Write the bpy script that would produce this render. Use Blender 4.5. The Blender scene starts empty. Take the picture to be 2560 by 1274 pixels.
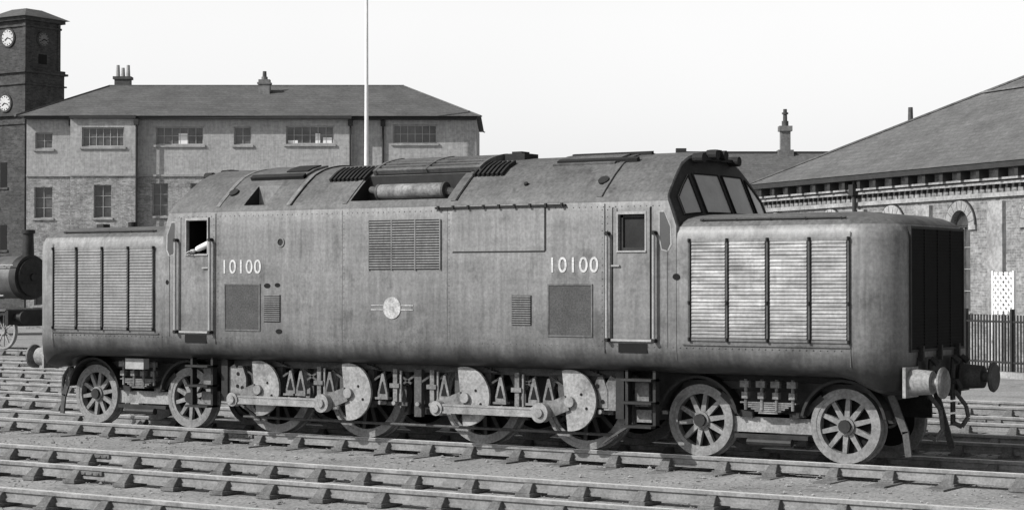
import bpy, bmesh, math, random
from mathutils import Vector, Matrix
random.seed(7)
C=bpy.context.scene.collection
sc=bpy.context.scene
sc.view_settings.view_transform='Standard'
sc.view_settings.look='None'
sc.view_settings.exposure=0

# ------------------------------------------------------------------ materials
def mat(name,base,rough=.8,var=.35,scale=3.0,fine=40.0,fvar=.2,streak=0.0,bump=.0,metal=0.0,spec=.3,zd=None,smear=None,spots=0,wav=0,zl=None):
    m=bpy.data.materials.new(name); m.use_nodes=True
    nt=m.node_tree; N=nt.nodes; L=nt.links
    b=N["Principled BSDF"]; b.inputs["Roughness"].default_value=rough
    b.inputs["Metallic"].default_value=metal
    b.inputs["Specular IOR Level"].default_value=spec
    tc=N.new("ShaderNodeTexCoord")
    def noise(s,det=5,sc3=None,rgh=.6):
        n=N.new("ShaderNodeTexNoise"); n.inputs["Scale"].default_value=s; n.inputs["Detail"].default_value=det
        n.inputs["Roughness"].default_value=rgh
        if sc3:
            mp=N.new("ShaderNodeMapping"); mp.inputs["Scale"].default_value=sc3
            L.new(tc.outputs["Object"],mp.inputs["Vector"]); L.new(mp.outputs[0],n.inputs["Vector"])
        else: L.new(tc.outputs["Object"],n.inputs["Vector"])
        return n
    def rng(src,lo,hi,a=.3,bb=.7):
        r=N.new("ShaderNodeMapRange"); r.inputs["From Min"].default_value=a; r.inputs["From Max"].default_value=bb
        r.inputs["To Min"].default_value=lo; r.inputs["To Max"].default_value=hi
        L.new(src,r.inputs["Value"]); return r.outputs[0]
    def mul(a,c):
        x=N.new("ShaderNodeMath"); x.operation='MULTIPLY'; L.new(a,x.inputs[0])
        if isinstance(c,(int,float)): x.inputs[1].default_value=c
        else: L.new(c,x.inputs[1])
        return x.outputs[0]
    v=rng(noise(scale).outputs[0],1-var,1+var)
    f=rng(noise(fine,3).outputs[0],1-fvar,1+fvar)
    v=mul(v,f)
    if streak>0:
        v=mul(v,rng(noise(3.0,4,(5,5,.35)).outputs[0],1-streak,1+streak))
        v=mul(v,rng(noise(2.0,4,(.3,.3,5)).outputs[0],1-streak*.5,1+streak*.5))
    if smear:
        v=mul(v,rng(noise(1.6,6,(1.3,1.3,9)).outputs[0],1-smear,1+smear,.35,.65))
    if spots:
        v=mul(v,rng(noise(2.3,7,(1,1,.8),.7).outputs[0],1.0,1-spots,.54,.66))
        v=mul(v,rng(noise(1.9,6,(4,4,.5),.65).outputs[0],1.0,1-spots*.8,.56,.70))
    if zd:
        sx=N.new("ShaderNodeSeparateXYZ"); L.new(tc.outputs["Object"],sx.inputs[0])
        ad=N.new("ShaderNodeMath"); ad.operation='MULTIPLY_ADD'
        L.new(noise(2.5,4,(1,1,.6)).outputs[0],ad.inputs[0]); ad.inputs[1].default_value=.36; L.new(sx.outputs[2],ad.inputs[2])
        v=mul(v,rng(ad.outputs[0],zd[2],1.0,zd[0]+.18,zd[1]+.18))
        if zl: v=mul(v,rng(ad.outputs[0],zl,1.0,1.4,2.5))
    v=mul(v,base)
    cc=N.new("ShaderNodeCombineColor")
    for i in range(3): L.new(v,cc.inputs[i])
    L.new(cc.outputs[0],b.inputs["Base Color"])
    if bump>0 or wav>0:
        bp=N.new("ShaderNodeBump"); bp.inputs["Strength"].default_value=1.0; bp.inputs["Distance"].default_value=bump or wav
        L.new(noise(fine*.6 if bump else 1.7,5 if bump else 2).outputs[0],bp.inputs["Height"]); L.new(bp.outputs[0],b.inputs["Normal"])
    return m
def brickmat(name,base,var,bs=1.0,mort=.5,lo_=.6,hi_=1.35,ns=1.3,grain=.18):
    m=bpy.data.materials.new(name); m.use_nodes=True
    nt=m.node_tree; N=nt.nodes; L=nt.links; b=N["Principled BSDF"]; b.inputs["Roughness"].default_value=.9
    b.inputs["Specular IOR Level"].default_value=.2
    tc=N.new("ShaderNodeTexCoord"); sx=N.new("ShaderNodeSeparateXYZ"); L.new(tc.outputs["Object"],sx.inputs[0])
    ad=N.new("ShaderNodeMath"); L.new(sx.outputs[0],ad.inputs[0]); L.new(sx.outputs[1],ad.inputs[1])
    cx=N.new("ShaderNodeCombineXYZ"); L.new(ad.outputs[0],cx.inputs[0]); L.new(sx.outputs[2],cx.inputs[1])
    br=N.new("ShaderNodeTexBrick"); L.new(cx.outputs[0],br.inputs["Vector"])
    br.inputs["Scale"].default_value=1/bs
    br.inputs["Brick Width"].default_value=.24; br.inputs["Row Height"].default_value=.085; br.inputs["Mortar Size"].default_value=.012
    lo=base*(1-var); hi=base*(1+var)
    br.inputs["Color1"].default_value=(lo,)*3+(1,); br.inputs["Color2"].default_value=(hi,)*3+(1,); br.inputs["Mortar"].default_value=(mort,)*3+(1,)
    def ns_(s,a,c,d=8):
        n=N.new("ShaderNodeTexNoise"); n.inputs["Scale"].default_value=s; n.inputs["Detail"].default_value=d; n.inputs["Roughness"].default_value=.75
        L.new(tc.outputs["Object"],n.inputs["Vector"])
        r=N.new("ShaderNodeMapRange"); r.inputs["From Min"].default_value=.3; r.inputs["From Max"].default_value=.7; r.inputs["To Min"].default_value=a; r.inputs["To Max"].default_value=c
        L.new(n.outputs[0],r.inputs[0]); return r.outputs[0]
    src=br.outputs[0]
    for q in(ns_(ns,lo_,hi_),ns_(7,1-grain,1+grain,2)):
        mx=N.new("ShaderNodeVectorMath"); mx.operation='SCALE'; L.new(src,mx.inputs[0]); L.new(q,mx.inputs["Scale"]); src=mx.outputs[0]
    L.new(src,b.inputs["Base Color"])
    return m
def slatemat(name,base):
    return brickmat(name,base,.08,1.6,base*.88,.75,1.25,.8,.2)

M_side=mat("weathered_shaded_body_paint",.178,.48,.2,1.1,24,.2,.2,zd=(1.12,1.42,.16),zl=.62,spec=.4,spots=.36,wav=.02)  # zd band: bottom grime plus painted shade of the tucked-under hem
M_roof=mat("roof_paint",.105,.65,.25,1.6,24,.24,.15,spots=.3,wav=.015)
M_louv=mat("louvre_paint_worn",.215,.5,.3,2.2,24,.22,.18,smear=.5,zd=(1.45,1.9,.6),spots=.4)
M_louvd=mat("louvre_paint_dull",.15,.5,.2,2.2,24,.2,.14,smear=.16,zd=(1.45,1.8,.75),spots=.25)
M_dark=mat("dark_grime_and_shade",.018,.8,.3,4,40,.2)  # also paints shade onto the roof recess walls
M_black=mat("interior_black",.007,.9,.2,4,40,.2)
M_mesh=mat("mesh_grille",.055,.7,.2,6,40,.4)
M_trim=mat("worn_trim",.28,.5,.2,6,60,.2)
M_steel=mat("worn_steel",.24,.45,.3,6,40,.25,metal=.2,spec=.5,spots=.3)
M_boiler=mat("boiler_paint",.09,.35,.3,3,20,.2,spec=.6)
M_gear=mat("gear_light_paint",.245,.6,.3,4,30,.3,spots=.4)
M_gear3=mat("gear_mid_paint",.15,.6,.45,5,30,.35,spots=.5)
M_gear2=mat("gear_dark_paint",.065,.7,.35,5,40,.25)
M_sil=mat("sooty_silencer",.17,.6,.45,5,30,.3,spots=.5)
M_frame=mat("frame_oily",.02,.6,.4,5,40,.25)
M_wheel=mat("wheel_paint",.18,.6,.25,6,30,.3,spots=.3)
M_glass=mat("sky_toned_cab_glass",.34,.12,.15,3,40,.05,spec=.6)  # pale base paints in sky seen through and reflected by the panes
M_glassd=mat("quarter_glass",.06,.12,.15,3,40,.05,spec=.6)
M_num=mat("faded_numerals",.46,.7,.22,8,40,.25)
M_crest=mat("crest_light",.34,.6,.35,12,40,.3)
M_white=mat("white_paint",.75,.6,.08,3,40,.06)
M_rail=mat("rail_side",.19,.6,.3,4,30,.25)
M_railtop=mat("rail_worn_top",.6,.4,.15,3,50,.1,metal=.3)
M_chair=mat("chair_iron",.11,.8,.3,5,40,.3)
M_sleeper=mat("sleeper_timber",.15,.9,.4,2.5,30,.4,bump=.01)
M_ground=mat("cinder_ground",.25,.95,.27,.55,20,.45,bump=.014,spots=.35)
M_stone=mat("ballast_stone",.24,.9,.4,3,20,.2)
M_brickd=brickmat("tower_brick",.055,.3,1.3,.065)
M_brick=brickmat("office_brick",.24,.3,.9,.3,.55,1.4,1.6,.28)
M_stucco=mat("rendered_wall",.32,.9,.13,.7,6,.2,.14,spots=.15)
M_chim=mat("chimney_render",.15,.9,.3,1.5,9,.2,.12)
M_stonew=mat("pale_stone",.3,.85,.2,1.5,10,.2)
M_brickp=brickmat("shed_brick",.20,.28,.9,.24,.5,1.4,1.0,.3)
M_stones=mat("shed_stone",.27,.85,.3,1.2,10,.25,spots=.3)
M_slate=slatemat("office_slate",.1)
M_slate2=slatemat("shed_slate",.12)
M_gutter=mat("gutter_iron",.03,.7,.2,3,30,.2)
M_wglass=mat("window_glass",.07,.25,.7,.9,8,.2,spec=.6)
M_wframe=mat("window_frame",.36,.7,.15,3,30,.1)
M_clock=mat("clock_dial",.45,.6,.15,3,30,.1)
M_skin=mat("skin",.42,.6,.08,8,60,.05)
M_shirt=mat("white_shirt",.78,.85,.06,8,60,.05)
M_hair=mat("dark_hair",.03,.8,.2,8,60,.2)
M_wood=mat("dark_timber",.045,.85,.3,2,20,.3,.2)

# ------------------------------------------------------------------ mesh builder
class B:
    def __init__(s): s.v=[]; s.f=[]
    def quad(s,*p):
        i=len(s.v); s.v+= [tuple(q) for q in p]; s.f.append(tuple(range(i,i+len(p)))); return s
    def box(s,x0,x1,y0,y1,z0,z1,m=None):
        i=len(s.v)
        c=[(x0,y0,z0),(x1,y0,z0),(x1,y1,z0),(x0,y1,z0),(x0,y0,z1),(x1,y0,z1),(x1,y1,z1),(x0,y1,z1)]
        if m is not None: c=[tuple(m@Vector(p)) for p in c]
        s.v+=c
        s.f+=[(i,i+3,i+2,i+1),(i+4,i+5,i+6,i+7),(i,i+1,i+5,i+4),(i+1,i+2,i+6,i+5),(i+2,i+3,i+7,i+6),(i+3,i,i+4,i+7)]; return s
    def cyl(s,p0,p1,r0,r1=None,n=20,caps=True):
        if r1 is None: r1=r0
        p0=Vector(p0); p1=Vector(p1); d=(p1-p0).normalized()
        a=Vector((0,0,1)) if abs(d.z)<.9 else Vector((1,0,0))
        e1=d.cross(a).normalized(); e2=d.cross(e1)
        i=len(s.v)
        for p,r in((p0,r0),(p1,r1)):
            for k in range(n):
                t=2*math.pi*k/n; s.v.append(tuple(p+e1*r*math.cos(t)+e2*r*math.sin(t)))
        for k in range(n):
            k2=(k+1)%n; s.f.append((i+k,i+k2,i+n+k2,i+n+k))
        if caps:
            s.f.append(tuple(i+k for k in range(n))[::-1]); s.f.append(tuple(i+n+k for k in range(n)))
        return s
    def bar(s,p0,p1,w,h):
        p0=Vector(p0);p1=Vector(p1);d=(p1-p0).normalized()
        y=Vector((0,1,0)) if abs(d.y)<.9 else Vector((1,0,0))
        u=d.cross(y).normalized()
        y=u.cross(d)
        i=len(s.v)
        for p in(p0,p1):
            for a,b in((-1,-1),(1,-1),(1,1),(-1,1)): s.v.append(tuple(p+y*w*.5*a+u*h*.5*b))
        s.f+=[(i,i+1,i+2,i+3),(i+7,i+6,i+5,i+4)]+[(i+k,i+4+k,i+4+(k+1)%4,i+(k+1)%4) for k in range(4)]; return s
    def ring(s,cx,cz,y0,y1,ro,ri,n=40,a0=0,a1=2*math.pi):
        i=len(s.v); full=abs(a1-a0-2*math.pi)<1e-6; m=n if full else n+1
        for k in range(m):
            t=a0+(a1-a0)*k/n; c,sn=math.cos(t),math.sin(t)
            s.v+=[(cx+ro*c,y0,cz+ro*sn),(cx+ri*c,y0,cz+ri*sn),(cx+ro*c,y1,cz+ro*sn),(cx+ri*c,y1,cz+ri*sn)]
        for k in range(n):
            a=i+4*k; b=i+4*((k+1)%m)
            s.f+=[(a,a+1,b+1,b),(a+2,b+2,b+3,a+3),(a,b,b+2,a+2),(a+1,a+3,b+3,b+1)]
        if not full:
            a=i; s.f.append((a,a+2,a+3,a+1)); a=i+4*n; s.f.append((a,a+1,a+3,a+2))
        return s
    def prism(s,pts,y0,y1):
        n=len(pts); i=len(s.v)
        s.v+=[(x,y0,z) for x,z in pts]+[(x,y1,z) for x,z in pts]
        s.f.append(tuple(i+k for k in range(n))); s.f.append(tuple(i+n+k for k in range(n))[::-1])
        for k in range(n): k2=(k+1)%n; s.f.append((i+k,i+n+k,i+n+k2,i+k2))
        return s
    def loft(s,rings,cap=True):
        n=len(rings[0]); i=len(s.v)
        for r in rings: s.v+=[tuple(p) for p in r]
        for j in range(len(rings)-1):
            for k in range(n):
                k2=(k+1)%n; a=i+j*n; b=a+n
                s.f.append((a+k,a+k2,b+k2,b+k))
        if cap:
            s.f.append(tuple(i+k for k in range(n))[::-1]); s.f.append(tuple(i+(len(rings)-1)*n+k for k in range(n)))
        return s
    def make(s,name,m,parent=None,smooth=False,bevel=0,fix=True):
        me=bpy.data.meshes.new(name); me.from_pydata(s.v,[],s.f); me.update()
        if fix:
            bm=bmesh.new(); bm.from_mesh(me); bmesh.ops.recalc_face_normals(bm,faces=bm.faces); bm.to_mesh(me); bm.free()
        o=bpy.data.objects.new(name,me); C.objects.link(o); me.materials.append(m)
        if smooth:
            for p in me.polygons: p.use_smooth=True
            try: me.set_sharp_from_angle(angle=math.radians(35))
            except Exception: pass
        if bevel:
            b=o.modifiers.new("bevel","BEVEL"); b.width=bevel; b.segments=2; b.limit_method='ANGLE'
        if parent: o.parent=parent
        return o
def empty(name,loc=(0,0,0),rz=0):
    o=bpy.data.objects.new(name,None); o.location=loc; o.rotation_euler=(0,0,rz); C.objects.link(o); return o

# ------------------------------------------------------------------ ground
GZ=-.205
def ground():
    b=B(); b.quad((-900,-500,GZ),(700,-500,GZ),(700,1300,GZ),(-900,1300,GZ)); b.make("ground",M_ground,fix=False)
ground()
# ------------------------------------------------------------------ tracks
def track(yc,g,x0,x1,seed=0,lo=-.02,hi=.012):
    P=empty("railway_track",(0,yc,0))
    rb=B(); tb=B(); ch=B(); sl=B()
    rnd=random.Random(seed)
    for s in(-1,1):
        y=s*g/2
        rb.loft([[(x,y+a,z) for a,z in((-.012,-.11),(-.012,-.055),(-.036,-.045),(-.036,-.012),(-.028,-.004),(.028,-.004),(.036,-.012),(.036,-.045),(.012,-.055),(.012,-.11),(.034,-.12),(.034,-.15),(-.034,-.15),(-.034,-.12))] for x in(x0,x1)])
        tb.box(x0,x1,y-.027,y+.027,-.006,0)
    n=int((x1-x0)/.76)
    off=rnd.random()*.76
    for k in range(n):
        x=x0+off+k*.76+rnd.uniform(-.05,.05); h=.125; a=rnd.uniform(-.025,.025)
        mt=Matrix.Translation((x,rnd.uniform(-.08,.08),0))@Matrix.Rotation(a,4,'Z')@Matrix.Rotation(rnd.uniform(-.006,.006),4,'X')
        sl.box(-h,h,-g/2-.52,g/2+.52,-.34,-.19+rnd.uniform(lo,hi),mt)
        for s in(-1,1):
            y=s*g/2
            ch.box(x-.1,x+.1,y-.19,y+.19,-.2,-.155)
            ch.loft([[(x+ax,y+sy*.17,-.155) for ax,sy in((-.08,-1),(.08,-1),(.08,1),(-.08,1))],
                     [(x+ax,y+sy*.06,-.05) for ax,sy in((-.055,-1),(.055,-1),(.055,1),(-.055,1))]])
            ch.box(x-.07,x+.07,y+.04,y+.085,-.14,-.035)
    for s in(-1,1):
        y=s*g/2; x=x0+rnd.uniform(0,13)
        while x<x1-1:
            ch.box(x-.23,x+.23,y-.045,y+.045,-.105,-.055); 
            for q in(-.17,-.06,.06,.17): ch.box(x+q-.02,x+q+.02,y-.06,y+.06,-.095,-.07)
            x+=13.7
    rb.make("rails",M_rail,P); tb.make("rail_tops",M_railtop,P); ch.make("chairs",M_chair,P,bevel=.008); sl.make("sleepers",M_sleeper,P)
track(0,1.46,-95,30,1)
track(-5.15,1.70,-40,30,2,-.05,-.008)
track(-9.05,1.70,-30,30,3,-.05,-.008)
track(3.9,1.46,-95,40,4); track(7.6,1.46,-95,40,5); track(11.6,1.46,-95,10,6); track(15.4,1.46,-95,0,8); track(22.3,1.46,-95,-8,9)
def stones():
    b=B(); rnd=random.Random(5)
    for k in range(15000):
        y=-12+rnd.random()*16
        x=rnd.uniform(-14-(y+12)*.3,13)
        r=rnd.uniform(.007,.02) if rnd.random()<.95 else rnd.uniform(.022,.045)
        z=GZ+r*.3; i=len(b.v)
        for dx,dy,dz in((1,0,0),(0,1,0),(-1,0,0),(0,-1,0),(0,0,1),(0,0,-1)):
            q=rnd.uniform(.6,1.3); b.v.append((x+dx*r*q,y+dy*r*q,z+dz*r*q*.8))
        for a,c in((0,1),(1,2),(2,3),(3,0)): b.f.append((i+a,i+c,i+4)); b.f.append((i+c,i+a,i+5))
    b.make("ballast_stones",M_stone,fix=False)
stones()

# ------------------------------------------------------------------ diesel locomotive
LOCO=empty("diesel_locomotive")
W=1.37
ROOF=[(1.37,3.22),(1.345,3.285),(1.27,3.36),(1.0,3.59),(.8,3.735),(.6,3.82),(.4,3.87),(.2,3.9),(0,3.91)]
def roofz(y):
    y=abs(y)
    for (a,za),(c,zc) in zip(ROOF,ROOF[1:]):
        if c<=y<=a: return zc+(za-zc)*(y-c)/(a-c)
    return 3.2
BOT=[(1.02,1.06),(1.2,1.085),(1.30,1.15),(1.35,1.24),(1.37,1.36)]
def profile():
    near=[(-y,z) for y,z in BOT]+[(-1.37,2.9)]+[(-y,z) for y,z in ROOF]
    far=[(-y,z) for y,z in near[:-1]][::-1]
    return near+far
PR=profile()
def xend(y,z):
    t=min(1,max(0,(z-2.95)/.85)); return 4.48-.36*t-.15*(abs(y)/W)**2
def body():
    b=B(); rings=[]
    cz=2.5
    def endring(s,sc_):
        return [(s*xend(y*sc_,cz+(z-cz)*sc_),y*sc_,cz+(z-cz)*sc_) for y,z in PR]
    for sc_ in(.05,.3,.6,.8,.92,1.0): rings.append(endring(-1,sc_))
    for x in(-3.9,-2,0,2,3.9): rings.append([(x,y,z) for y,z in PR])
    for sc_ in(1.0,.92,.8,.6,.3,.05): rings.append(endring(1,sc_))
    b.loft(rings)
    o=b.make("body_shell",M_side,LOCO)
    cuts=[(-4.0,-3.1,-1.33,-.1,1.9,3.22),(-3.85,-3.46,-1.6,-1.2,2.62,3.10),(3.51,3.90,-1.6,-1.3,2.60,3.06),
          (-.86,.80,-1.6,-.86,3.33,4.2),(-2.80,-2.38,-1.6,-.98,3.31,4.2)]
    for k,cxx in enumerate(cuts):
        cb=B().box(*cxx).make("cut",M_black)
        md=o.modifiers.new("b","BOOLEAN"); md.operation='DIFFERENCE'; md.object=cb; md.solver='EXACT'
        dg=bpy.context.evaluated_depsgraph_get(); me=bpy.data.meshes.new_from_object(o.evaluated_get(dg))
        o.modifiers.clear(); o.data=me; bpy.data.objects.remove(cb)
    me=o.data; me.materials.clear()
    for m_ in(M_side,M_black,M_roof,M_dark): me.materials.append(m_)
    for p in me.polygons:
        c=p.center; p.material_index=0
        if -4.01<=c.x<=-3.09 and -1.34<c.y<-.05 and 1.85<c.z<3.23: p.material_index=1  # cab cavity painted black in place of interior shade
        elif c.z>3.225 and abs(p.normal.x)<.5 and abs(p.normal.z)>.2: p.material_index=2
        if -.87<c.x<.81 and -1.36<c.y<-.85 and 3.32<c.z<3.75 and (abs(p.normal.x)>.9 or abs(p.normal.y)>.9): p.material_index=3  # silencer recess walls painted dark as shade
        if -2.81<c.x<-2.37 and -1.36<c.y<-.97 and 3.3<c.z<3.75 and (abs(p.normal.x)>.9): p.material_index=3  # small recess end walls painted dark as shade
        p.use_smooth=abs(p.normal.x)<.3
    try: me.set_sharp_from_angle(angle=math.radians(30))
    except Exception: pass
body()
def bonnet(s):
    b=B(); r=.5
    def outline(inset,x_in=4.2):
        w=W-.006-inset; xe=7.2-inset; rr=max(.05,r-inset*.6)
        pts=[(x_in,-w)]
        for x in (4.8,5.4,6.0,6.4): pts.append((x,-w))
        for k in range(9):
            t=-math.pi/2+math.pi/2*k/8; pts.append((xe-rr+rr*math.cos(t),-(w-rr)+rr*math.sin(t)))
        return pts+[(x,-y) for x,y in pts][::-1]
    def dz(x):
        t=min(1,max(0,(x-6.45)/.6)); t=t*t*(3-2*t); return -.23*t
    rings=[]
    for z,ins,k in((1.06,.33,1),(1.09,.16,1),(1.15,.06,1),(1.24,.018,.8),(1.36,0,.4),(1.5,0,0),(2.2,0,0),(2.72,0,0),(2.81,.012,0),(2.89,.05,0),(2.95,.12,0),(3.0,.24,0),(3.035,.42,0),(3.06,.7,0),(3.07,1.0,0),(3.075,1.25,0)):
        rings.append([(s*x,y,z+dz(x)*k) for x,y in outline(ins)])
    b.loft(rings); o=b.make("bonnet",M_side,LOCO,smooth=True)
    o.data.materials.append(M_roof)
    for p in o.data.polygons:
        if p.center.z>2.9: p.material_index=1
    g=B(); X=7.2
    g.box(*sorted((s*(X-.02),s*(X+.006))),-.86,.86,1.40,2.84); g.make("nose_grille_recess",M_black,LOCO)
    g=B()
    for k in range(36):
        z=1.43+k*.039; g.box(*sorted((s*(X+.006),s*(X+.018))),-.85,.85,z,z+.012)
    for y in(-.43,0,.43): g.box(*sorted((s*(X+.004),s*(X+.022))),y-.012,y+.012,1.40,2.84)
    g.make("nose_grille_bars",M_black,LOCO)
    g=B()
    for a in((-.89,.89,2.84,2.87),(-.89,.89,1.37,1.40),(-.89,-.86,1.40,2.84),(.86,.89,1.40,2.84)):
        g.box(*sorted((s*(X-.02),s*(X+.022))),*a)
    g.make("nose_grille_frame",M_frame,LOCO)
for s in(-1,1): bonnet(s)
def side_details():
    Y=-W
    ch=B(); fr=B(); dk=B()
    for s in(-1,1):
        lo=B()
        for a,c in((4.54,5.02),(5.06,5.56),(5.61,6.11),(6.16,6.62)):
            x0,x1=sorted((s*a,s*c))
            fr.box(x0,x1,Y-.012,Y+.01,1.48,1.51); fr.box(x0,x1,Y-.012,Y+.01,2.70,2.73)
            n=27
            for k in range(n):
                z=1.51+k*(1.19/n); i=len(lo.v); h=1.19/n
                x0_,x1_=x0+.01,x1-.01; pr=.011
                lo.v+=[(x0_,Y-.006,z+h),(x1_,Y-.006,z+h),(x1_,Y-.006-pr,z+.012),(x0_,Y-.006-pr,z+.012),(x0_,Y-.006,z),(x1_,Y-.006,z)]
                lo.f+=[(i,i+3,i+2,i+1),(i+3,i+4,i+5,i+2)]
        lo.make("louvre_slats",M_louv if s>0 else M_louvd,LOCO,fix=False)
        for a in(4.52,5.04,5.585,6.135,6.64):
            w_=.012 if s>0 else .008
            dk.box(s*a-w_,s*a+w_,Y-.028,Y+.004,1.47,2.74)  # dark strips stand in for shadow lines between louvre panels
            for z in(1.5,2.72)+((1.95,) if s>0 else ()): ch.cyl((s*a,Y-.03,z-.02),(s*a,Y-.03,z+.02),.015,n=8)
    fr.make("louvre_frames",M_side,LOCO); dk.make("louvre_shadow_strips",M_gear2,LOCO); ch.make("louvre_hinges",M_dark,LOCO)
    bd=B()
    for s in(-1,1):
        bd.box(*sorted((s*4.42,s*6.66)),Y-.014,Y+.004,1.425,1.44)
        bd.box(*sorted((s*4.20,s*4.21)),Y-.006,Y+.004,1.40,2.75)
        bd.box(*sorted((s*6.655,s*6.662)),Y-.004,Y+.004,1.2,2.8)
    bd.make("beading",M_roof,LOCO)
    hr=B()
    for s in(-1,1):
        hr.cyl((s*4.6,-1.24,2.975),(s*6.55,-1.24,2.975),.013,n=8)
        for k in range(5): x=s*(4.65+k*.46); hr.cyl((x,-1.22,2.91),(x,-1.24,2.985),.018,n=6)
    hr.cyl((-6.5,.2,3.05),(-6.5,.2,3.17),.07,n=12); hr.box(-6.85,-6.7,-.25,-.1,3.05,3.13)
    hr.make("bonnet_handrails",M_frame,LOCO)
    hr=B(); kn=B()
    for s in(-1,1):
        for a in(3.36,4.04):
            hr.cyl((s*a,Y-.06,1.47),(s*a,Y-.06,2.82),.021,n=10)
            for z in(1.47,2.82): kn.cyl((s*a,Y+.01,z),(s*a,Y-.085,z),.026,n=8)
    hr.make("door_handrails",M_trim,LOCO,smooth=True); kn.make("handrail_brackets",M_dark,LOCO)
    d=B(); t=B(); dk=B()
    for s in(-1,1):
        x0,x1=sorted((s*3.43,s*3.96))
        wz0,wz1=2.60,3.06
        wx0,wx1=(x0+.07,x1-.07)
        if s<0: wx0,wx1,wz0,wz1=-3.86,-3.45,2.61,3.11
        d.box(x0,x1,Y-.012,Y-.001,1.49,wz0-.02); 
        d.box(x0,wx0-.02,Y-.012,Y-.001,wz0-.02,3.14); d.box(wx1+.02,x1,Y-.012,Y-.001,wz0-.02,3.14) if x1-wx1>.021 else None
        t.box(wx0-.02,wx1+.02,Y-.018,Y-.001,wz1+.0,wz1+.035); t.box(wx0-.02,wx1+.02,Y-.03,Y-.001,wz0-.02,wz0)
        t.box(wx0-.02,wx0,Y-.018,Y-.001,wz0,wz1); t.box(wx1,wx1+.02,Y-.018,Y-.001,wz0,wz1)
        dk.box(x0-.02,x0,Y-.004,Y+.001,1.49,3.15); dk.box(x1,x1+.02,Y-.004,Y+.001,1.49,3.15)
        t.box(x0-.03,x1+.03,Y-.03,Y-.001,1.455,1.485)
        xx=s*3.47; t.box(xx-.06,xx+.06,Y-.04,Y-.012,2.40,2.42)
        dk.box(x0+.07,x1-.04,Y-.006,Y+.02,1.315,1.43)
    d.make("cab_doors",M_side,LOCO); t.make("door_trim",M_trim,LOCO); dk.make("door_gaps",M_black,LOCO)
    B().box(3.50,3.91,-1.315,-1.305,2.59,3.07).make("door_window_glass",M_dark,LOCO)
    fr2=B(); fr2.box(3.52,3.89,-1.34,-1.318,2.60,2.64); fr2.box(3.52,3.55,-1.34,-1.318,2.64,3.05); fr2.box(3.86,3.89,-1.34,-1.318,2.64,3.05); fr2.box(3.52,3.89,-1.34,-1.318,3.02,3.05); fr2.make("door_window_frame",M_frame,LOCO)
    q=B(); qr=B()
    for s in(-1,1):
        pts=[(s*4.10,3.08),(s*4.16,3.08),(s*4.24,2.9),(s*4.245,2.68),(s*4.2,2.6),(s*4.13,2.62),(s*4.10,2.75)]
        q.prism(pts,Y-.008,Y+.01)
        cx_=s*4.16; cz_=2.84
        qr.prism([(cx_+(x-cx_)*1.3,cz_+(z-cz_)*1.08) for x,z in pts],Y-.004,Y+.01)
    q.make("quarter_lights",M_glassd,LOCO); qr.make("quarter_light_surrounds",M_trim,LOCO)
    m=B(); fr=B(); k_=B()
    for s in(-1,1):
        x0,x1=sorted((s*2.46,s*3.10)); m.box(x0,x1,Y-.006,Y+.01,1.52,2.16)
        fr.box(x0-.02,x1+.02,Y-.014,Y,2.16,2.18); fr.box(x0-.02,x1+.02,Y-.014,Y,1.50,1.52); fr.box(x0-.02,x0,Y-.014,Y,1.52,2.16); fr.box(x1,x1+.02,Y-.014,Y,1.52,2.16)
    m.make("mesh_panels",M_mesh,LOCO); fr.make("mesh_frames",M_roof,LOCO)
    k_.box(-.48,.74,Y-.004,Y+.01,2.37,3.05); 
    k_.box(1.88,2.19,Y-.004,Y+.01,1.64,2.03); k_.box(-2.37,-2.06,Y-.004,Y+.01,1.63,2.02)
    k_.make("grille_backs",M_dark,LOCO)
    l2=B()
    for a,c in((-.47,-.09),(-.07,.31),(.33,.73)):
        for k in range(19):
            z=2.385+k*.035; l2.box(a,c,Y-.02,Y-.004,z,z+.019)
    for a,c in((1.89,2.18),(-2.36,-2.07)):
        for k in range(13):
            z=1.645+k*.03; l2.box(a,c,Y-.018,Y-.004,z,z+.017)
    for x in(-.475,-.08,.32,.735): l2.box(x-.008,x+.008,Y-.024,Y-.004,2.37,3.05)
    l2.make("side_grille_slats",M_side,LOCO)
    sm=B()
    for x in(-3.29,3.30): sm.box(x-.007,x+.007,Y-.003,Y+.001,1.3,3.2)
    sm.box(.93,2.40,Y-.003,Y+.001,2.592,2.607); sm.box(2.395,2.415,Y-.004,Y+.001,2.607,3.18); sm.box(-.95,-.946,Y-.002,Y+.001,1.36,3.2); sm.box(.84,.844,Y-.002,Y+.001,1.36,3.2)
    sm.make("panel_seams",M_dark,LOCO)
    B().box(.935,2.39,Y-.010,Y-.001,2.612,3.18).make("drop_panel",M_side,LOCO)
    lg=B().box(.66,2.72,Y-.035,Y+.02,3.185,3.21)
    for k in range(9): lg.box(.70+k*.245,.73+k*.245,Y-.05,Y-.02,3.175,3.225)
    lg.make("cantrail_ledge",M_dark,LOCO)
    po=B(); 
    def oval(x,z,rx,rz): po.prism([(x+rx*math.cos(t*.5236),z+rz*math.sin(t*.5236)) for t in range(12)],Y-.006,Y+.01)
    oval(-2.31,2.15,.06,.035); oval(-2.12,2.16,.05,.03); oval(-2.09,1.50,.06,.035); oval(4.33,2.27,.05,.04); oval(-4.25,2.2,.03,.035)
    po.make("side_ports",M_black,LOCO)
    B().ring(-2.06,2.77,Y-.014,Y,.07,.05,20).make("port_rim",M_side,LOCO)
    B().cyl((-2.06,Y-.004,2.77),(-2.06,Y+.01,2.77),.052,n=20).make("round_port",M_dark,LOCO)
    rv=B()
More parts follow.
